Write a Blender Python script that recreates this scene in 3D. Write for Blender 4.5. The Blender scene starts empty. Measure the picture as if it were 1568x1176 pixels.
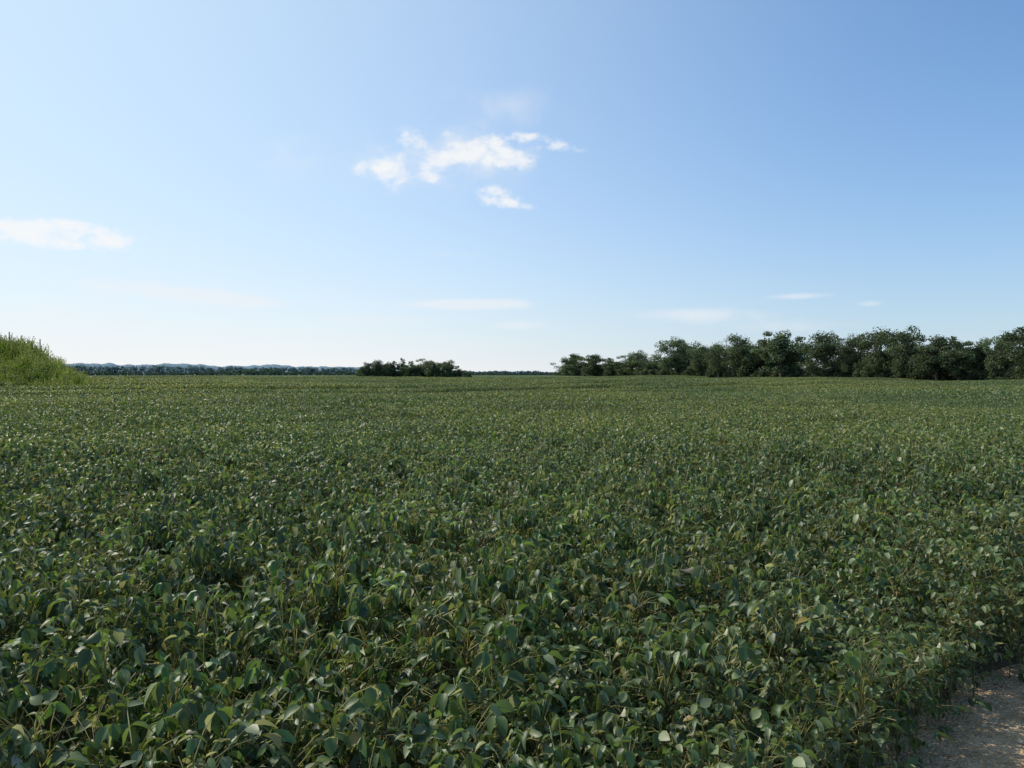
import bpy, math, random, bmesh
import numpy as np
from mathutils import Vector
rng=np.random.default_rng(7); random.seed(7)
scene=bpy.context.scene
scene.view_settings.view_transform='Standard'; scene.view_settings.look='None'; scene.view_settings.exposure=0
SUN_AZ=math.radians(-62); SUN_EL=math.radians(42)
CAM_Z=2.3; F=1132.0

# ---------------- helpers ----------------
class NT:
    def __init__(s,tree): s.t=tree
    def n(s,typ,**kw):
        nd=s.t.nodes.new(typ)
        for k,v in kw.items(): setattr(nd,k,v)
        return nd
    def l(s,a,b): s.t.links.new(a,b)
    def put(s,sock,v):
        if isinstance(v,bpy.types.NodeSocket): s.l(v,sock)
        else: sock.default_value=v
    def m(s,op,a,b=None,c=None,clamp=False):
        nd=s.n('ShaderNodeMath',operation=op); nd.use_clamp=clamp
        s.put(nd.inputs[0],a)
        if b is not None: s.put(nd.inputs[1],b)
        if c is not None: s.put(nd.inputs[2],c)
        return nd.outputs[0]
    def mix(s,f,a,b,bt='MIX'):
        nd=s.n('ShaderNodeMix',data_type='RGBA',blend_type=bt)
        s.put(nd.inputs[0],f); s.put(nd.inputs[6],a); s.put(nd.inputs[7],b)
        return nd.outputs[2]
    def noise(s,vec,scale,detail=4,rough=.55,dist=0):
        nd=s.n('ShaderNodeTexNoise'); s.l(vec,nd.inputs['Vector'])
        nd.inputs['Scale'].default_value=scale; nd.inputs['Detail'].default_value=detail
        nd.inputs['Roughness'].default_value=rough; nd.inputs['Distortion'].default_value=dist
        return nd.outputs['Fac']
    def ss(s,v,a,b):
        nd=s.n('ShaderNodeMapRange',interpolation_type='SMOOTHSTEP'); s.put(nd.inputs[0],v)
        nd.inputs[1].default_value=a; nd.inputs[2].default_value=b
        return nd.outputs[0]
def newmat(name):
    m=bpy.data.materials.new(name); m.use_nodes=True; m.node_tree.nodes.clear()
    return m,NT(m.node_tree)
def rgb(r,g,b): return (r,g,b,1)

def leafmat(name,trans=.25,rough=.45,spec=.5,under=(1.9,1.45,2.2),tint=None,tscale=.05,orand=.5,rng_=(.42,.6)):
    m,N=newmat(name)
    at=N.n('ShaderNodeAttribute',attribute_name='Col').outputs['Color']
    oi=N.n('ShaderNodeObjectInfo').outputs['Random']
    geo=N.n('ShaderNodeNewGeometry')
    col=at
    v=N.m('MULTIPLY_ADD',oi,orand,1-orand/2)
    cv=N.n('ShaderNodeCombineColor')
    for i in range(3): N.l(v,cv.inputs[i])
    col=N.mix(1.0,col,cv.outputs[0],'MULTIPLY')
    if tint:
        nz=N.noise(geo.outputs['Position'],tscale,2.5,.6)
        col=N.mix(N.ss(nz,*rng_),col,N.mix(1.0,col,rgb(*tint),'MULTIPLY'))
    un=N.mix(1.0,col,rgb(*under),'MULTIPLY')
    col=N.mix(geo.outputs['Backfacing'],col,un)
    p=N.n('ShaderNodeBsdfPrincipled'); N.l(col,p.inputs['Base Color'])
    p.inputs['Roughness'].default_value=rough; p.inputs['Specular IOR Level'].default_value=spec
    tr=N.n('ShaderNodeBsdfTranslucent'); N.l(N.mix(1.0,col,rgb(1.5,1.6,.7),'MULTIPLY'),tr.inputs[0])
    mx=N.n('ShaderNodeMixShader'); mx.inputs[0].default_value=trans
    N.l(p.outputs[0],mx.inputs[1]); N.l(tr.outputs[0],mx.inputs[2])
    o=N.n('ShaderNodeOutputMaterial'); N.l(mx.outputs[0],o.inputs[0])
    return m

class MB:
    """mesh builder"""
    def __init__(s): s.V=[];s.F=[];s.C=[];s.M=[];s.n=0
    def add(s,V,F,C,mat=0):
        V=np.asarray(V,float); s.V.append(V)
        for f in F: s.F.append(tuple(int(i)+s.n for i in f)); s.M.append(mat)
        C=np.asarray(C,float)
        if C.ndim==1: C=np.tile(C,(len(V),1))
        s.C.append(C); s.n+=len(V)
    def batch(s,T,F,P,R,S,C,mat=0):
        k=len(P); n=len(T)
        V=np.einsum('kij,knj->kni',R,T[None]*S[:,None,:])+P[:,None,:]
        s.V.append(V.reshape(-1,3)); s.C.append(np.repeat(C,n,axis=0))
        for q in range(k):
            o=s.n+q*n
            for f in F: s.F.append(tuple(i+o for i in f)); s.M.append(mat)
        s.n+=k*n
    def merged(s): return np.concatenate(s.V),s.F,np.concatenate(s.C)
    def mesh(s,name,mats,smooth=True):
        me=bpy.data.meshes.new(name)
        V=np.concatenate(s.V); C=np.concatenate(s.C)
        me.from_pydata(V.tolist(),[],s.F)
        for m in mats: me.materials.append(m)
        me.polygons.foreach_set('material_index',np.array(s.M,dtype=np.int32))
        me.polygons.foreach_set('use_smooth',np.full(len(s.F),smooth))
        a=me.color_attributes.new('Col','FLOAT_COLOR','POINT')
        a.data.foreach_set('color',np.hstack([C,np.ones((len(C),1))]).astype(np.float32).ravel())
        me.update(); return me
def tube(mb,pts,rads,col,sides=6,mat=0):
    pts=[np.array(p,float) for p in pts]; V=[];F=[]
    for i,p in enumerate(pts):
        d=(pts[min(i+1,len(pts)-1)]-pts[max(i-1,0)]); d/=np.linalg.norm(d)+1e-9
        a=np.cross(d,[0.13,1,0.2]) ; a/=np.linalg.norm(a)+1e-9; b=np.cross(d,a)
        for k in range(sides):
            t=2*math.pi*k/sides; V.append(p+rads[i]*(math.cos(t)*a+math.sin(t)*b))
    for i in range(len(pts)-1):
        for k in range(sides):
            F.append((i*sides+k,i*sides+(k+1)%sides,(i+1)*sides+(k+1)%sides,(i+1)*sides+k))
    mb.add(V,F,col,mat)
def frames(Y,Nn):
    Y=Y/np.linalg.norm(Y,axis=1,keepdims=True)
    Z=Nn-(Nn*Y).sum(1,keepdims=True)*Y; Z/=np.linalg.norm(Z,axis=1,keepdims=True)+1e-9
    X=np.cross(Y,Z); return np.stack([X,Y,Z],axis=2)
def obj(name,me,loc=(0,0,0)):
    o=bpy.data.objects.new(name,me); o.location=loc; scene.collection.objects.link(o); return o
def hidden_coll(name,meshes):
    c=bpy.data.collections.new(name)
    for i,me in enumerate(meshes): c.objects.link(bpy.data.objects.new(me.name,me))
    return c
def instancer(name,P,rot,scl,idx,coll):
    me=bpy.data.meshes.new(name); k=len(P)
    me.vertices.add(k); me.vertices.foreach_set('co',np.asarray(P,np.float32).ravel())
    a=me.attributes.new('irot','FLOAT_VECTOR','POINT'); a.data.foreach_set('vector',np.asarray(rot,np.float32).ravel())
    a=me.attributes.new('iscl','FLOAT_VECTOR','POINT'); a.data.foreach_set('vector',np.asarray(scl,np.float32).ravel())
    a=me.attributes.new('iidx','INT','POINT'); a.data.foreach_set('value',np.asarray(idx,np.int32))
    o=obj(name,me)
    g=bpy.data.node_groups.new(name+'_gn','GeometryNodeTree')
    g.interface.new_socket('Geometry',in_out='INPUT',socket_type='NodeSocketGeometry')
    g.interface.new_socket('Geometry',in_out='OUTPUT',socket_type='NodeSocketGeometry')
    gi=g.nodes.new('NodeGroupInput'); go=g.nodes.new('NodeGroupOutput')
    ip=g.nodes.new('GeometryNodeInstanceOnPoints'); ci=g.nodes.new('GeometryNodeCollectionInfo')
    ci.inputs['Collection'].default_value=coll; ci.inputs['Separate Children'].default_value=True; ci.inputs['Reset Children'].default_value=True
    def na(nm,t):
        q=g.nodes.new('GeometryNodeInputNamedAttribute'); q.data_type=t; q.inputs['Name'].default_value=nm
        return [x for x in q.outputs if x.enabled][0]
    g.links.new(gi.outputs[0],ip.inputs['Points']); g.links.new(ci.outputs[0],ip.inputs['Instance'])
    ip.inputs['Pick Instance'].default_value=True
    g.links.new(na('iidx','INT'),ip.inputs['Instance Index'])
    g.links.new(na('irot','FLOAT_VECTOR'),ip.inputs['Rotation']); g.links.new(na('iscl','FLOAT_VECTOR'),ip.inputs['Scale'])
    g.links.new(ip.outputs[0],go.inputs[0])
    md=o.modifiers.new('scatter','NODES'); md.node_group=g
    return o

# ---------------- terrain ----------------
def sst(x,a,b):
    t=np.clip((x-a)/(b-a),0,1); return t*t*(3-2*t)
def T(x,y):
    x=np.asarray(x,float); y=np.asarray(y,float); r=np.hypot(x,y)
    w=sst(r,8,40)*(1-sst(r,350,600))
    h=.30*np.sin(x*.055+1)*np.sin(y*.06+.6)+.15*np.sin(x*.021+y*.038+2.2)+.32*np.sin(x*.04-y*.115+.6*np.sin(x*.07))
    g=.6*np.exp(-((x+50)**2/22**2+(y-74)**2/25**2))
    return h*w+g
RP=np.array([2.42,4.10]); RD=np.array([.77,.638]); RN=np.array([-.638,.77])
RA=math.atan2(.638,.77)
def side(x,y): return (x-RP[0])*RN[0]+(y-RP[1])*RN[1]

rr=np.concatenate([[0.0],np.geomspace(1,9000,190)]); NA=240
V=[];Fc=[]
for r in rr:
    th=np.linspace(0,2*math.pi,NA,endpoint=False)
    x=r*np.cos(th); y=r*np.sin(th); z=T(x,y)+sst(np.full(NA,r),262,285)*.8
    V.append(np.stack([x,y,z],1))
V=np.concatenate(V)
for i in range(len(rr)-1):
    for k in range(NA):
        a=i*NA+k;b=i*NA+(k+1)%NA
        if i==0: Fc.append((a,b+NA,a+NA)[::-1])
        else: Fc.append((a,a+NA,b+NA,b))
me=bpy.data.meshes.new('ground'); me.from_pydata(V.tolist(),[],Fc); me.update()
for p in me.polygons: p.use_smooth=True
gm,N=newmat('soil_and_distant_crop')
geo=N.n('ShaderNodeNewGeometry'); pos=geo.outputs['Position']
ln=N.n('ShaderNodeVectorMath',operation='LENGTH'); N.l(pos,ln.inputs[0]); R_=ln.outputs['Value']
soil=N.mix(N.noise(pos,9,6),rgb(.07,.05,.032),rgb(.18,.135,.09))
crop=N.mix(N.ss(N.noise(pos,.02,5),.35,.65),rgb(.06,.10,.035),rgb(.085,.125,.045))
crop=N.mix(N.ss(N.noise(pos,.6,4),.3,.7),crop,N.mix(.5,crop,rgb(.03,.05,.02)))
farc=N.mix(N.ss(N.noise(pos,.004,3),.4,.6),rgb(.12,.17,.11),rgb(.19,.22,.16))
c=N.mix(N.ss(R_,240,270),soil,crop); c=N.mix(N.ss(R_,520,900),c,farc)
p=N.n('ShaderNodeBsdfPrincipled'); N.l(c,p.inputs['Base Color']); p.inputs['Roughness'].default_value=.95; p.inputs['Specular IOR Level'].default_value=.1
bp=N.n('ShaderNodeBump'); bp.inputs['Strength'].default_value=.6; bp.inputs['Distance'].default_value=.05
N.l(N.noise(pos,14,8),bp.inputs['Height']); N.l(bp.outputs[0],p.inputs['Normal'])
o=N.n('ShaderNodeOutputMaterial'); N.l(p.outputs[0],o.inputs[0])
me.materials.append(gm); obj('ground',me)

# ---------------- road ----------------
V=[];Fc=[]
ns,nt=14,400
for i in range(nt+1):
    t=-40+100*i/nt
    for j in range(ns+1):
        s_=-5.2+5.6*j/ns
        e=0.08*math.sin(t*1.7)+.07*math.sin(t*4.1+1)+.05*math.sin(t*9.3) if j in (0,ns) else 0
        q=RP+RD*t+RN*(s_+e)
        z=float(T(q[0],q[1]))+.004+(.03*math.sin(math.pi*j/ns))
        V.append((q[0],q[1],z))
for i in range(nt):
    for j in range(ns):
        a=i*(ns+1)+j; Fc.append((a,a+ns+1,a+ns+2,a+1)[::-1])
me=bpy.data.meshes.new('gravel_road'); me.from_pydata(V,[],Fc); me.update()
for p_ in me.polygons: p_.use_smooth=True
rm,N=newmat('sandy_gravel')
pos=N.n('ShaderNodeNewGeometry').outputs['Position']
c=N.mix(N.ss(N.noise(pos,3,6),.35,.65),rgb(.44,.29,.16),rgb(.64,.46,.28))
c=N.mix(N.ss(N.noise(pos,11,6,.7),.5,.7),c,rgb(.22,.145,.08))
vo=N.n('ShaderNodeTexVoronoi'); N.l(pos,vo.inputs['Vector']); vo.inputs['Scale'].default_value=45
c=N.mix(.28,c,N.mix(N.m('MULTIPLY',vo.outputs['Distance'],1.2),rgb(.65,.49,.31),rgb(.12,.075,.04)))
p=N.n('ShaderNodeBsdfPrincipled'); N.l(c,p.inputs['Base Color']); p.inputs['Roughness'].default_value=.95; p.inputs['Specular IOR Level'].default_value=.1
bp=N.n('ShaderNodeBump'); bp.inputs['Strength'].default_value=1; bp.inputs['Distance'].default_value=.03
N.l(N.m('ADD',N.noise(pos,22,8),N.m('MULTIPLY',vo.outputs['Distance'],-.7)),bp.inputs['Height']); N.l(bp.outputs[0],p.inputs['Normal'])
o=N.n('ShaderNodeOutputMaterial'); N.l(p.outputs[0],o.inputs[0])
me.materials.append(rm); obj('gravel_road',me)
sm,N=newmat('stone')
oi=N.n('ShaderNodeObjectInfo').outputs['Random']
p=N.n('ShaderNodeBsdfPrincipled'); N.l(N.mix(oi,rgb(.18,.13,.08),rgb(.48,.38,.27)),p.inputs['Base Color']); p.inputs['Roughness'].default_value=.9
o=N.n('ShaderNodeOutputMaterial'); N.l(p.outputs[0],o.inputs[0])
stones=[]
for k in range(4):
    bm=bmesh.new(); bmesh.ops.create_icosphere(bm,subdivisions=2,radius=1)
    for v in bm.verts:
        f=1+.25*math.sin(v.co.x*3+k)*math.cos(v.co.y*4+k*2); v.co*=f; v.co.z*=.6
    me=bpy.data.meshes.new('pebble'); bm.to_mesh(me); bm.free(); me.materials.append(sm); stones.append(me)
n=7000; t=rng.uniform(-4,9,n); s_=-5*rng.random(n)**1.3+.25
P=RP+RD*t[:,None]+RN*s_[:,None]; 
P3=np.column_stack([P,T(P[:,0],P[:,1])+.004+.03*np.sin(math.pi*(s_+5.2)/5.6)])
sc=rng.uniform(.004,.012,n)*(1+1.0*(rng.random(n)<.04))
instancer('road_gravel_stones',P3,np.column_stack([np.zeros(n),np.zeros(n),rng.uniform(0,6.28,n)]),np.column_stack([sc,sc,sc]),rng.integers(0,4,n),hidden_coll('pebbles',stones))

# ---------------- soybean ----------------
LT=[(0,0,0)]
for t,w in ((.2,.27),(.48,.34),(.78,.2)):
    z=-.25*t*t
    LT+=[(-w,t,z+w*.32),(0,t,z),(w,t,z+w*.32)]
LT.append((0,1,-.27)); LT=np.array(LT)
LF=[(0,1,2),(0,2,3),(1,4,5,2),(2,5,6,3),(4,7,8,5),(5,8,9,6),(7,10,8),(8,10,9)]
LF=[f[::-1] for f in LF]
LT2=np.array([(0,0,0),(-.33,.45,.06),(0,.45,-.05),(.33,.45,.06),(0,1,-.27)]); LF2=[(0,2,1),(0,3,2),(1,2,4),(2,3,4)]
soy_m=leafmat('soybean_leaf',trans=.29,rough=.47,spec=.5,under=(2.1,1.65,2.3),tint=(1.45,1.26,1.1),tscale=.035,orand=.22,rng_=(.42,.62))  # tint noise varies crop colour and paints in brightness bands of the swells
def leafcols(k,yf=.006):
    C=np.tile([.067,.111,.031],(k,1))*rng.uniform(.5,1.4,(k,1))
    C*=1+rng.uniform(-.13,.13,(k,3))
    y=rng.random(k)<.17; C[y]=np.array([.17,.205,.105])*rng.uniform(.75,1.3,(y.sum(),1))  # pale share: underside tone, also painted in for grey leaf highlights
    y=rng.random(k)<yf; C[y]=np.array([.28,.22,.05])*rng.uniform(.5,1.1,(y.sum(),1))
    return C
def leaflets(mb,P,az,L,droop,jit=.55,lod=0):
    k=len(P)
    Y=np.stack([np.cos(az)*np.cos(droop),np.sin(az)*np.cos(droop),-np.sin(droop)],1)
    Nn=np.stack([np.cos(az)*np.sin(droop),np.sin(az)*np.sin(droop),np.cos(droop)],1)+rng.normal(0,jit,(k,3))
    mb.batch(LT2 if lod else LT,LF2 if lod else LF,P,frames(Y,Nn),np.stack([L*rng.uniform(.55,1.05,k),L,L*rng.uniform(.5,2.4,k)],1),leafcols(k))
def soy(edge=False):
    mb=MB(); H=.86
    lean=rng.normal(0,.05,2)
    sp=[(lean[0]*u,lean[1]*u,H*.9*u) for u in (0,.35,.7,1)]
    tube(mb,sp,[.006,.005,.004,.002],(.15,.15,.06),4)
    nlow=20 if edge else 4
    for i in range(nlow+25):
        h=H*rng.uniform(.1,.6) if i<nlow else H*rng.uniform(.55,.95); u=h/H
        base=np.array([lean[0]*u,lean[1]*u,h]); az=rng.uniform(0,6.28)
        pl=rng.uniform(.09,.25); el=rng.uniform(.2,1.35) if u>.3 else rng.uniform(0,.6)
        end=base+pl*np.array([math.cos(az)*math.cos(el),math.sin(az)*math.cos(el),math.sin(el)])
        end[2]=min(end[2],H*1.1+rng.normal(0,.06))
        mid=(base+end)/2+np.array([0,0,.02])
        pc=np.array([.26,.27,.10])*rng.uniform(.6,1.2)
        tube(mb,[base,mid,end],[.0026,.0022,.0016],pc,3)
        a=np.array([az,az+rng.uniform(.8,1.7),az-rng.uniform(.8,1.7)])+rng.normal(0,.2,3)
        dr=rng.normal(.62,.62)+rng.normal(0,.3,3)
        L=rng.uniform(.038,.080)*np.array([1.1,.95,.95])
        P=np.array([end+np.array([math.cos(az),math.sin(az),0])*.015,end,end])
        leaflets(mb,P,a,L,dr)
    for i in range(8):
        h=H*rng.uniform(.45,.95); az=rng.uniform(0,6.28); b=np.array([0,0,h]); d=np.array([math.cos(az),math.sin(az),0])
        tube(mb,[b+d*.008,b+d*.03+[0,0,-.015],b+d*.045+[0,0,-.05]],[.003,.006,.002],(.29,.28,.11),3)
    for i in range(8):
        az=rng.uniform(0,6.28); d=np.array([math.cos(az),math.sin(az),0]); b=np.array([0,0,H*rng.uniform(.62,.84)])+d*.03
        q=rng.uniform(.04,.17)
        tube(mb,[b,b+d*.06+[0,0,q*.75],b+d*.13+[0,0,q]],[.0028,.0025,.002],np.array([.35,.34,.15])*rng.uniform(.6,1.1),3)
    return mb
inner=[soy().merged() for i in range(12)]
edge_me=[soy(True).mesh('edge_soybean_plant',[soy_m]) for i in range(6)]
def tileA(i,S=1.5,sp=.213):
    mb=MB(); n_=int(round(S/sp)); g=(np.arange(n_)+.5)*S/n_-S/2
    X,Y=np.meshgrid(g,g); X=X.ravel()+rng.uniform(-.45,.45,n_*n_)*sp; Y=Y.ravel()+rng.uniform(-.45,.45,n_*n_)*sp
    ph=rng.uniform(0,6.28,2)
    for x,y in zip(X,Y):
        V,Fq,C=inner[int(rng.integers(12))]; a=rng.uniform(0,6.28); c_,s_=math.cos(a),math.sin(a)
        z=1+.09*math.sin(x*5+ph[0])*math.cos(y*5+ph[1])+rng.normal(0,.08)
        tx,ty=rng.normal(0,.1,2)
        Vx=V[:,0]*c_-V[:,1]*s_+V[:,2]*tx+x; Vy=V[:,0]*s_+V[:,1]*c_+V[:,2]*ty+y
        mb.add(np.stack([Vx,Vy,V[:,2]*z],1),Fq,C*rng.uniform(.75,1.25)*np.array([rng.uniform(.9,1.1),1,1]))
    return mb.mesh('a_tile',[soy_m])
def tileL(i,S,dens,L0,L1,nm):
    mb=MB(); k=int(S*S*dens)
    P=np.column_stack([rng.uniform(-S/2,S/2,k),rng.uniform(-S/2,S/2,k),np.zeros(k)])
    ph=rng.uniform(0,6.28,6)
    bump=.07*np.sin(P[:,0]*5+ph[0])*np.sin(P[:,1]*5.5+ph[1])+.05*np.sin(P[:,0]*13+ph[2])*np.sin(P[:,1]*11+ph[3])+.05*np.sin(P[:,0]*21+ph[4]+2*np.sin(P[:,1]*6))*np.sin(P[:,1]*19+ph[5])
    P[:,2]=.87+bump+rng.normal(0,.03,k)-rng.random(k)**1.5*.32
    leaflets(mb,P,rng.uniform(0,6.28,k),rng.uniform(L0,L1,k),rng.normal(.55,.6,k),lod=1)
    return mb.mesh(nm,[soy_m])
src=[tileA(i) for i in range(5)]+[tileL(i,3.0,600,.055,.11,'b_tile') for i in range(6)]+[tileL(i,6.0,190,.11,.19,'c_tile') for i in range(6)]+edge_me
coll=hidden_coll('soybean_parts',src)
names=[o.name for o in sorted(coll.objects,key=lambda o:o.name)]
ids={k_:[i for i,nm in enumerate(names) if nm.startswith(k_)] for k_ in ('a_','b_','c_','edge')}
def medge(y): return -44.5-.85*(y-75)
pts=[]
def emit(x,y,kind,rot=None,s=1.0,sz=1.0,tilt=0):
    pts.append((x,y,float(T(x,y)),rot,s,sz,int(rng.choice(ids[kind])),rng.normal(0,tilt) if tilt else 0,rng.normal(0,tilt) if tilt else 0))
S0=1.45
def hv(x,y): return 1+.08*math.sin(x*.45+1+math.sin(y*.2))*math.sin(y*.38+math.sin(x*.3))+.05*math.sin(x*.9)*math.sin(y*.8+1)
def ok(x,y,m=0):
    if x+.32*y>153: return False
    if x<medge(y)-4 and 64<y<115: return False
    return abs(math.atan2(x,y))<.80+m
def cell(tc_,sc_,size):
    q=RP+RD*tc_+RN*sc_; x,y=q; r=math.hypot(x,y)
    if size==6.0:
        if r<55:
            for a in (-1.5,1.5):
                for b in (-1.5,1.5): cell(tc_+a,sc_+b,3.0)
            return
        if r>288 or not ok(x,y,4/r): return
        emit(x,y,'c_',RA+math.pi/2*rng.integers(4),1.03,hv(x,y)); return
    if size==3.0:
        if r<14.5:
            for a in (-.75,.75):
                for b in (-.75,.75): cell(tc_+a,sc_+b,1.5)
            return
        if not ok(x,y,3/r): return
        emit(x,y,'b_',RA+math.pi/2*rng.integers(4),1.03,hv(x,y)); return
    if y<-4 or not ok(x,y,.5): return
    emit(x,y,'a_',RA+math.pi/2*rng.integers(4),1.02,hv(x,y))
for ti in range(-55,56):
    for si in range(0,55):
        cell(ti*6.0,S0+3+si*6.0,6.0)
for t in np.arange(-14,60,.2):
    for s_ in np.arange(.26,S0,.2):
        q=RP+RD*(t+rng.uniform(-.09,.09))+RN*(s_+rng.uniform(-.09,.09)+.1*math.sin(t*1.3))
        sz=(.80+.2*min(1,(s_)/1.2))*(1+rng.normal(0,.08))*hv(q[0],q[1])
        emit(q[0],q[1],'edge',rng.uniform(0,6.28),sz,sz,.1)
A=np.array(pts); print('instances',len(A))
instancer('soybean_field',A[:,:3],A[:,[7,8,3]],A[:,[4,4,5]],A[:,6],coll)

# ---------------- trees ----------------
bark,N=newmat('bark')
pos=N.n('ShaderNodeTexCoord').outputs['Object']
p=N.n('ShaderNodeBsdfPrincipled'); N.l(N.mix(N.noise(pos,4,6),rgb(.04,.03,.022),rgb(.11,.09,.07)),p.inputs['Base Color']); p.inputs['Roughness'].default_value=.95
o=N.n('ShaderNodeOutputMaterial'); N.l(p.outputs[0],o.inputs[0])
tree_m=leafmat('tree_foliage',trans=.25,rough=.6,spec=.3,under=(1.2,1.15,1.3))
DT=np.array([(0,-.5,0),(.36,0,.08),(0,.5,0),(-.36,0,.08)]); DF=[(0,1,2,3)]
def foliage(mb,cs,rs,per,size,base,mat=1,flat=.75,var=.35):
    for c_,r in zip(cs,rs):
        k=max(3,int(per*rng.uniform(.6,1.3)))
        d=rng.normal(0,1,(k,3)); d/=np.linalg.norm(d,axis=1,keepdims=True)
        P=c_+d*r*rng.uniform(.45,1.12,(k,1))*np.array([1,1,flat])
        Y=rng.normal(0,1,(k,3)); Nn=d*.8+rng.normal(0,.6,(k,3))+[0,0,.3]
        sz=rng.uniform(size*.6,size*1.4,k)
        C=np.array(base)*rng.uniform(1-var,1+var)*rng.uniform(1-var*.8,1+var,(k,1))*(1+rng.uniform(-.08,.08,(k,3)))
        mb.batch(DT,DF,P,frames(Y,Nn),np.stack([sz]*3,1),C,mat)
def tree(H,W,bottom=.1,nb=46,per=120,size=.40,base=(.082,.112,.056),nl=13,name='deciduous_tree_mesh'):
    mb=MB()
    tp=[np.array([rng.normal(0,.02)*H*u,rng.normal(0,.02)*H*u,H*u]) for u in (0,.12,.3,.5,.7,.82)]
    r0=H*.024
    tube(mb,tp,[r0*1.3,r0,r0*.85,r0*.6,r0*.35,r0*.12],(.05,.04,.03),8,0)
    cs=[];rs=[]
    cz=H*(bottom+1)/2; rz=H*(1-bottom)/2
    ph=rng.uniform(0,6.28,4)
    for i in range(nl):
        u=rng.uniform(.14,.64); b=np.array([np.interp(u,(0,.12,.3,.5,.7,.82),[q[j] for q in tp]) for j in range(3)])
        az=i*2.4+rng.normal(0,.3); el=rng.uniform(.1,1.0)+u*.3
        L=W*.5*rng.uniform(.55,.85)*(1-.3*u)
        d=np.array([math.cos(az)*math.cos(el),math.sin(az)*math.cos(el),math.sin(el)])
        e=b+d*L; e[2]=min(e[2],H*.82); md=b+d*L*.5+[0,0,-.04*L]
        tube(mb,[b,md,e],[r0*.4,r0*.25,r0*.07],(.05,.04,.03),5,0)
        for q in range(3):
            e2=md+(e-md)*rng.random()+np.clip(rng.normal(0,.1*W,3),-.16*W,.16*W)*[1,1,.6]; e2[2]=min(e2[2],H*.84)
            tube(mb,[md,(md+e2)/2+[0,0,.1],e2],[r0*.18,r0*.11,r0*.04],(.05,.04,.03),4,0)
            cs.append(e2); rs.append(W*rng.uniform(.08,.13))
        cs.append(e); rs.append(W*rng.uniform(.09,.15))
    cs.append(tp[-1]+[0,0,H*.04]); rs.append(W*.15); cs.append(tp[-2]); rs.append(W*.17)
    while len(cs)<nb+nl*4:
        d=rng.normal(0,1,3); d/=np.linalg.norm(d)
        az=math.atan2(d[1],d[0])
        lob=1+.22*math.sin(2*az+ph[0]+d[2]*2)+.15*math.sin(5*az+ph[1]+d[2]*4)
        f=rng.uniform(.45,.9)*lob
        c_=np.array([d[0]*W/2*f,d[1]*W/2*f,cz+d[2]*rz*min(f,.9)])
        r=W*rng.uniform(.07,.13)
        if c_[2]+r*.7>H: c_[2]=H-r*.7
        cs.append(c_); rs.append(r)
    foliage(mb,cs,rs,per,size,base)
    return mb.mesh(name,[bark,tree_m],smooth=False)
TV=[tree(14,rng.uniform(11,14),bottom=rng.uniform(.02,.2)) for i in range(8)]
TV+=[tree(14,8.5,bottom=.08,nb=26,nl=9),tree(14,10,bottom=.1,nb=16,nl=10,per=95)]
BW=[]
for me in TV:
    xs_=np.array([v.co.x for v in me.vertices]); BW.append(np.percentile(xs_,98.5)-np.percentile(xs_,1.5))
def put_tree(x,y,H,W,vi,name='deciduous_tree'):
    o=obj(name,TV[vi],(x,y,float(T(x,y))-.1)); s=W/BW[vi]
    o.scale=(s,s,H/14.0); o.rotation_euler=(0,0,rng.uniform(0,6.28))
def place_tree(px,top,wpx,off=0,vi=None):
    u=(px-784)/F; y=158/(u+.32)+off; x=u*y; H=(572-top+4.5)/F*y+CAM_Z-float(T(x,y))
    put_tree(x,y,H,wpx/F*y*1.1,int(rng.integers(0,8)) if vi is None else vi)
spec=[(880,543,38),(913,544,36),(937,551,26,8),(958,545,30,9),(980,539,34),(1002,543,32,9),(1038,516,50),(1073,528,38),(1100,524,38),
(1137,515,52),(1167,523,36),(1196,505,52),(1262,510,54),(1309,511,46),(1348,500,58),(1392,501,56),(1434,512,54),(1467,521,36),(1502,520,44),(1538,506,50),(1585,496,74),(1650,500,80),(1730,490,90),(1830,495,100)]
for s_ in spec: place_tree(s_[0],s_[1],s_[2],rng.uniform(-5,5),s_[3] if len(s_)>3 else None)
for px in list(range(890,1600,40)):
    if abs(px-1235)<18: continue
    place_tree(px+rng.uniform(-12,12),rng.uniform(528,544) if px>1020 else 556,40,18)
def bush(H,W,base,per=150,size=.3,nm='shrub_mesh'):
    mb=MB(); cs=[];rs=[]
    for i in range(7):
        a=rng.uniform(0,6.28); e=np.array([math.cos(a)*W*.3,math.sin(a)*W*.3,H*rng.uniform(.5,.85)])
        tube(mb,[(0,0,0),e*.5,e],[.06,.04,.015],(.05,.04,.03),4,0); cs.append(e); rs.append(W*.14)
    for i in range(22):
        a=rng.uniform(0,6.28); f=math.sqrt(rng.random())*W*.42; cs.append(np.array([math.cos(a)*f,math.sin(a)*f,H*rng.uniform(.1,.85)*(1-.35*(f/W*2)**2)])); rs.append(W*rng.uniform(.09,.17))
    foliage(mb,cs,rs,per*.6,size,base,flat=.9)
    return mb.mesh(nm,[bark,tree_m],smooth=False)
BV=[bush(4,5,(.070,.098,.05)) for i in range(4)]
P=[];
for y in np.arange(115,420,1.8):
    for off in (0,6):
        x=158-.32*y+rng.uniform(-1.5,1.5)+off
        P.append((x,y,float(T(x,y))-.1+0))
P=np.array(P); k=len(P); s_=rng.uniform(.5,1.25,k)
instancer('hedgerow_undergrowth',P,np.column_stack([np.zeros(k),np.zeros(k),rng.uniform(0,6.28,k)]),np.column_stack([s_*1.1,s_*1.1,s_]),rng.integers(0,4,k),hidden_coll('undergrowth_parts',BV))
SV=[bush(6,6.5,(.09,.13,.06),per=200,size=.36) for i in range(5)]
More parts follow.
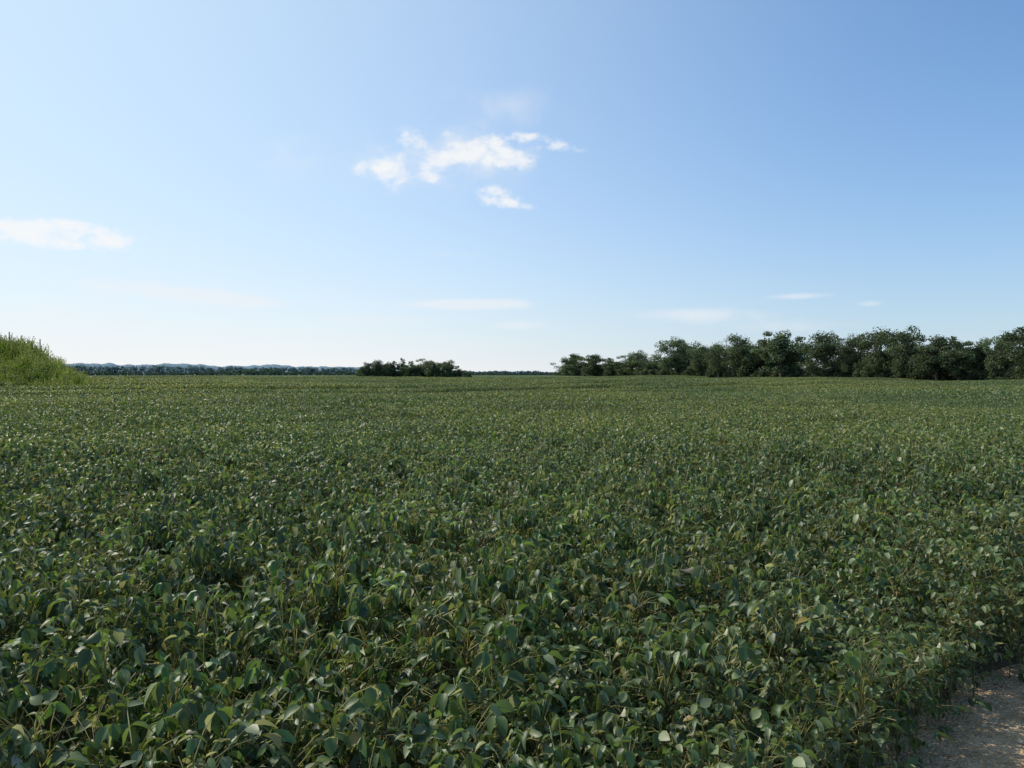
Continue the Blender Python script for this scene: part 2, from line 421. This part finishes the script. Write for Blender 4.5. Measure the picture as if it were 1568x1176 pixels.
for px,top,w,kd in ((553,563,16,0),(562,556,18,1),(578,553,22,1),(592,557,22,0),(605,554,22,1),(618,550,20,1),(633,555,24,0),(648,549,26,1),(662,552,22,1),(676,556,26,0),(686,553,20,1),(700,561,18,1),(716,568,12,0),(640,562,50,0),(600,563,40,0),(680,563,40,0)):
    u=(px-784)/F; y=258+rng.uniform(-5,5); x=u*y; H=(572-top)/F*y+CAM_Z-float(T(x,y))
    if kd: put_tree(x,y,H*1.1,w/F*y*1.0,int(rng.integers(0,10)),'small_tree'); continue
    o=obj('shrub',SV[int(rng.integers(0,5))],(x,y,float(T(x,y)))); s=w/F*y/6*1.2
    o.scale=(s,s,H/5.7*rng.uniform(.88,1.1)); o.rotation_euler=(0,0,rng.uniform(0,6.28))

# ---------------- distant treelines ----------------
far_m,N=newmat('haze_tinted_foliage')  # aerial haze is painted into the greyed, bluish foliage colours
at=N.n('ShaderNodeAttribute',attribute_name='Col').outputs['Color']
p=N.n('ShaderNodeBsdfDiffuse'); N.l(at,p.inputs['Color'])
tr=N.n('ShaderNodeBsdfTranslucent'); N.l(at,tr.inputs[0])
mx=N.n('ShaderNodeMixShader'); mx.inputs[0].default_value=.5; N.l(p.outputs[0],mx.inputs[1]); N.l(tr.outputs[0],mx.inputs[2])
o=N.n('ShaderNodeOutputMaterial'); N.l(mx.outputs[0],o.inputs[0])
def treeline(name,R,az0,az1,hfun,base,step=7,per=22,size=1.6):
    mb=MB(); a=az0
    while a<az1:
        r=R*rng.uniform(.985,1.02); H=hfun(a)*rng.uniform(.92,1.08); x=r*math.sin(a); y=r*math.cos(a)
        tube(mb,[(x,y,0),(x,y,H*.5)],[.4,.2],(.12,.15,.15),4)
        cs=[];rs=[]
        for q in (0,.1,.22,.34,.46,.58,.7,.78):
            for w_ in range(2):
                cs.append(np.array([x+rng.normal(0,step*.6),y+rng.normal(0,3),.8+H*q])); rs.append(H*.22)
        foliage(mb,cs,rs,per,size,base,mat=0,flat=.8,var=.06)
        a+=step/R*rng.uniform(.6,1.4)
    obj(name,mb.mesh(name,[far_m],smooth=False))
def hf1(a):
    px=784+F*math.tan(a)
    t=np.interp(px,[-200,100,180,260,330,400,470,540,600,700,780,860,2000],[557,560,562,560,562,563,562,564,566,568,568.5,569,567])
    return (572-t)/F*1300+1.5+1.0*math.sin(px*.11)+.6*math.sin(px*.31)
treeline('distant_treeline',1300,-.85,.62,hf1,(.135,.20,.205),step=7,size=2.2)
def hf2(a):
    px=784+F*math.tan(a)
    t=np.interp(px,[0,110,200,250,300,420,440,520,560,720,860,1000],[567,568,570,571,569,564,570,569,571,571,571.5,571])
    return (572-t)/F*650+1.2+.9*math.sin(px*.17)+.7*math.sin(px*.41)
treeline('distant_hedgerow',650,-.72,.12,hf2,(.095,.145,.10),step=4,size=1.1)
V=[];Fc=[]; n=1100; j1=rng.normal(0,1,n); jn=np.convolve(j1,np.ones(5)/5,'same')*1.6
for i in range(n):
    a=-1.0+1.9*i/(n-1); px=784+F*math.tan(a)
    t=np.interp(px,[-400,120,200,260,330,420,560,720,860,2500],[557,558.5,560,558.5,561,560,563.5,568.5,569.5,568])
    for r_,f in ((1700,0),(1790,.8),(1850,1),(2500,1)):
        h=((572-t)/F*1850+2.3+1.2*math.sin(px*.05)+.6*math.sin(px*.23)+jn[i])*f
        V.append((r_*math.sin(a),r_*math.cos(a),h))
for i in range(n-1):
    for j in range(3):
        q=i*4+j; Fc.append((q,q+4,q+5,q+1))
me=bpy.data.meshes.new('wooded_ridge'); me.from_pydata(V,[],Fc); me.update()
hm,N=newmat('haze_tinted_woodland'); pos=N.n('ShaderNodeNewGeometry').outputs['Position']
p=N.n('ShaderNodeBsdfDiffuse'); N.l(N.mix(N.noise(pos,.04,6),rgb(.155,.225,.27),rgb(.19,.26,.30)),p.inputs['Color'])  # blue of the ridge is distance haze put into its diffuse colour
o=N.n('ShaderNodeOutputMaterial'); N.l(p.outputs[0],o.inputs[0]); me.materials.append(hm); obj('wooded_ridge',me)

# ---------------- embankment ----------------
def MH(x,y):
    s=medge(y)-x
    h=np.interp(s,[-2,0,2,4,6,8.5,12,18,40],[-.5,.7,2.0,2.9,3.8,4.6,5.3,5.9,6.1])
    return h*sst(y,61,74)*(1-sst(y,92,118))+.15*np.sin(x*.9)*np.sin(y*.7)+T(x,y)-.4
xs=np.linspace(-110,-31,120); ys=np.linspace(58,120,80)
X,Y=np.meshgrid(xs,ys); Z=MH(X,Y)
Vv=np.stack([X.ravel(),Y.ravel(),Z.ravel()],1); Fc=[]
for j in range(79):
    for i in range(119):
        a=j*120+i
        if xs[i]>medge(ys[j])+4: continue
        Fc.append((a,a+1,a+121,a+120))
me=bpy.data.meshes.new('grassy_embankment'); me.from_pydata(Vv.tolist(),[],Fc)
em,N=newmat('embankment_turf'); pos=N.n('ShaderNodeNewGeometry').outputs['Position']
p=N.n('ShaderNodeBsdfPrincipled'); N.l(N.mix(N.noise(pos,.8,6),rgb(.05,.08,.02),rgb(.12,.15,.04)),p.inputs['Base Color']); p.inputs['Roughness'].default_value=1
o=N.n('ShaderNodeOutputMaterial'); N.l(p.outputs[0],o.inputs[0]); me.materials.append(em)
for p_ in me.polygons: p_.use_smooth=True
obj('grassy_embankment',me)
grass_m=leafmat('grass_blade',trans=.45,rough=.5,spec=.3,under=(1.1,1.1,1.1),tint=(.6,.7,.6),tscale=.3)
def tuft(tall):
    mb=MB(); k=70
    for i in range(k):
        a=rng.uniform(0,6.28); r=rng.random()*.35; b=np.array([math.cos(a)*r,math.sin(a)*r,0]); h=rng.uniform(.3,.65)*(2.2 if tall and i<8 else 1)
        a2=rng.uniform(0,6.28); d=np.array([math.cos(a2),math.sin(a2),0]); s_=np.array([-d[1],d[0],0])*.014
        l=rng.uniform(.1,.4)*h; m_=b+d*l*.3+[0,0,h*.6]; e=b+d*l+[0,0,h]
        c_=np.array([.20,.27,.05])*rng.uniform(.6,1.3)
        mb.add([b-s_,b+s_,m_+s_*.8,m_-s_*.8,e],[(0,1,2,3),(3,2,4)],c_)
        if tall and i<8:
            P=m_+(e-m_)*rng.random((14,1)); Y=rng.normal(0,1,(14,3)); mb.batch(DT,DF,P+rng.normal(0,.03,(14,3)),frames(Y,rng.normal(0,1,(14,3))),np.full((14,3),.08),np.tile([.2,.21,.09],(14,1)))
    return mb.mesh('grass_tuft',[grass_m],smooth=False)
GT=[tuft(i>=4) for i in range(6)]
n=22000; X=rng.uniform(-75,-33,n); Y=rng.uniform(61,98,n)
k_=(X<medge(Y)+1.5); X=X[k_];Y=Y[k_]; n=len(X)
s_=rng.uniform(.7,1.3,n)*(1+.3*np.sin(X*.7)*np.sin(Y*.5))
instancer('embankment_grass',np.column_stack([X,Y,MH(X,Y)-.03]),np.column_stack([rng.normal(0,.1,n),rng.normal(0,.1,n),rng.uniform(0,6.28,n)]),np.column_stack([s_,s_,s_]),rng.choice([0,1,2,3,0,1,2,3,4,5],n),hidden_coll('grass_parts',GT))
wood,N=newmat('weathered_wood')
p=N.n('ShaderNodeBsdfPrincipled'); N.l(N.mix(N.noise(N.n('ShaderNodeTexCoord').outputs['Object'],6,6),rgb(.10,.09,.08),rgb(.22,.2,.17)),p.inputs['Base Color'])
o=N.n('ShaderNodeOutputMaterial'); N.l(p.outputs[0],o.inputs[0])
for px,top,h in ((62,519,2.2),(15,508,1.4)):
    u=(px-784)/F; y=76; x=u*y; mb=MB(); zt=(572-top)/F*y+CAM_Z; zb=float(MH(x,y))-.2
    zt=max(zt,zb+1.9)
    tube(mb,[(0,0,0),(.01,0,(zt-zb)*.97),(.01,0,zt-zb)],[.06,.05,.03],(.1,.1,.1),8)
    obj('fence_post',mb.mesh('fence_post',[wood]),(x,y,zb))

# ---------------- world ----------------
w=bpy.data.worlds.new('World'); scene.world=w; w.use_nodes=True; w.node_tree.nodes.clear(); N=NT(w.node_tree)
sky=N.n('ShaderNodeTexSky',sky_type='NISHITA'); sky.sun_disc=False; sky.sun_elevation=SUN_EL; sky.sun_rotation=SUN_AZ
sky.air_density=1.0; sky.dust_density=.4; sky.ozone_density=3.0; sky.altitude=0
tc=N.n('ShaderNodeTexCoord').outputs['Generated']
sx=N.n('ShaderNodeSeparateXYZ'); N.l(tc,sx.inputs[0])
AZ=N.m('ARCTAN2',sx.outputs[0],sx.outputs[1]); EL=N.m('ARCSINE',sx.outputs[2])
cv=N.n('ShaderNodeCombineXYZ'); N.l(AZ,cv.inputs[0]); N.l(N.m('MULTIPLY',EL,1.5),cv.inputs[1])
nz=N.noise(cv.outputs[0],36,6,.58,.1); nzw=N.noise(cv.outputs[0],9,5,.6,.3)
def blobsum(lst):
    tot=None
    for px,py,wx,wy,amp in lst:
        a0=math.atan((px-784)/F); e0=math.atan((572-py)/F*math.cos(a0))
        dx=N.m('MULTIPLY',N.m('SUBTRACT',AZ,a0),F/wx); dy=N.m('MULTIPLY',N.m('SUBTRACT',EL,e0),F/wy)
        q=N.m('MULTIPLY_ADD',dx,dx,N.m('MULTIPLY',dy,dy))
        g=N.m('MULTIPLY',N.m('EXPONENT',N.m('MULTIPLY',q,-1)),amp)
        tot=g if tot is None else N.m('ADD',tot,g)
    return tot
puff=blobsum([(630,212,26,12,1),(597,262,28,26,.95),(655,268,22,13,.95),(680,242,34,16,.85),(715,232,26,17,.85),(752,228,32,17,.95),(782,250,48,13,.95),(805,212,42,7,.85),(848,226,26,7,.75),(757,298,26,11,.9),(788,314,34,8,.9),(552,262,12,14,.5),(890,232,16,8,.4),(60,358,80,14,1),(130,362,48,17,.9),(20,350,36,13,.8),(680,205,14,6,.4)])
den=N.ss(N.m('ADD',N.m('MINIMUM',puff,1.0),N.m('MULTIPLY',N.m('SUBTRACT',nz,.5),3.2)),.05,1.3)
den=N.m('MULTIPLY',den,N.ss(puff,.03,.55))
wisp=blobsum([(670,466,60,8,1),(755,466,60,9,1),(290,452,60,10,.9),(400,464,60,10,.9),(200,438,70,12,.7),(1215,454,50,5,.7),(1060,482,110,12,.8),(1330,465,20,5,.6),(90,480,140,30,.4),(795,498,50,8,.7),(690,390,80,12,.35),(430,250,80,50,.4),(780,160,120,40,.35),(700,250,170,55,.5),(560,490,120,12,.5),(1200,500,140,12,.4)])
wd=N.m('MULTIPLY',N.ss(N.m('ADD',wisp,N.m('MULTIPLY',N.m('SUBTRACT',nzw,.5),1.8)),.1,1.0),N.m('MULTIPLY',N.ss(wisp,.02,.5),.6))
sv=N.n('ShaderNodeVectorMath',operation='DOT_PRODUCT'); N.l(tc,sv.inputs[0])
sv.inputs[1].default_value=(math.sin(SUN_AZ)*math.cos(SUN_EL),math.cos(SUN_AZ)*math.cos(SUN_EL),math.sin(SUN_EL))
ca=N.m('MAXIMUM',sv.outputs['Value'],0)
ela=N.m('MAXIMUM',EL,0)
hz=N.m('MULTIPLY',N.m('EXPONENT',N.m('MULTIPLY',ela,-4.0)),N.m('MULTIPLY_ADD',N.m('POWER',ca,1.2),.35,.9))
sg=N.m('MULTIPLY',N.m('POWER',ca,1.8),.90)
hf=N.m('SUBTRACT',1,N.m('MULTIPLY',N.m('SUBTRACT',1,N.m('MINIMUM',hz,1)),N.m('SUBTRACT',1,sg)))
hf=N.m('MINIMUM',hf,1)
base=N.mix(1.0,sky.outputs[0],rgb(.42,1.12,1.62),'MULTIPLY')
hcol=N.mix(N.ss(ca,.0,.8),rgb(5.0,6.7,8.3),rgb(7.3,9.0,9.8))
hlow=N.mix(N.ss(ca,.0,.6),rgb(7.1,7.6,8.0),rgb(9.1,9.25,9.3))
hcol=N.mix(N.m('EXPONENT',N.m('MULTIPLY',ela,-3.8)),hcol,hlow)
base=N.mix(hf,base,hcol)
col=N.mix(wd,base,rgb(8.7,8.9,9.2)); col=N.mix(N.m('MULTIPLY',den,.86),col,rgb(9.5,9.5,9.5))
bg=N.n('ShaderNodeBackground'); N.l(col,bg.inputs[0]); bg.inputs[1].default_value=.1
o=N.n('ShaderNodeOutputWorld'); N.l(bg.outputs[0],o.inputs[0])

S=Vector((math.sin(SUN_AZ)*math.cos(SUN_EL),math.cos(SUN_AZ)*math.cos(SUN_EL),math.sin(SUN_EL)))
ld=bpy.data.lights.new('sun','SUN'); ld.energy=4.0; ld.angle=math.radians(.53); ld.color=(1,.93,.80)
lo=bpy.data.objects.new('sun',ld); scene.collection.objects.link(lo); lo.rotation_euler=S.to_track_quat('Z','Y').to_euler(); lo.location=S*50
cd=bpy.data.cameras.new('camera'); cd.sensor_width=36; cd.lens=26; cd.clip_end=20000; cd.clip_start=.05
co=bpy.data.objects.new('camera',cd); scene.collection.objects.link(co); co.location=(0,0,CAM_Z)
co.rotation_euler=(math.radians(90-.81),0,0); scene.camera=co
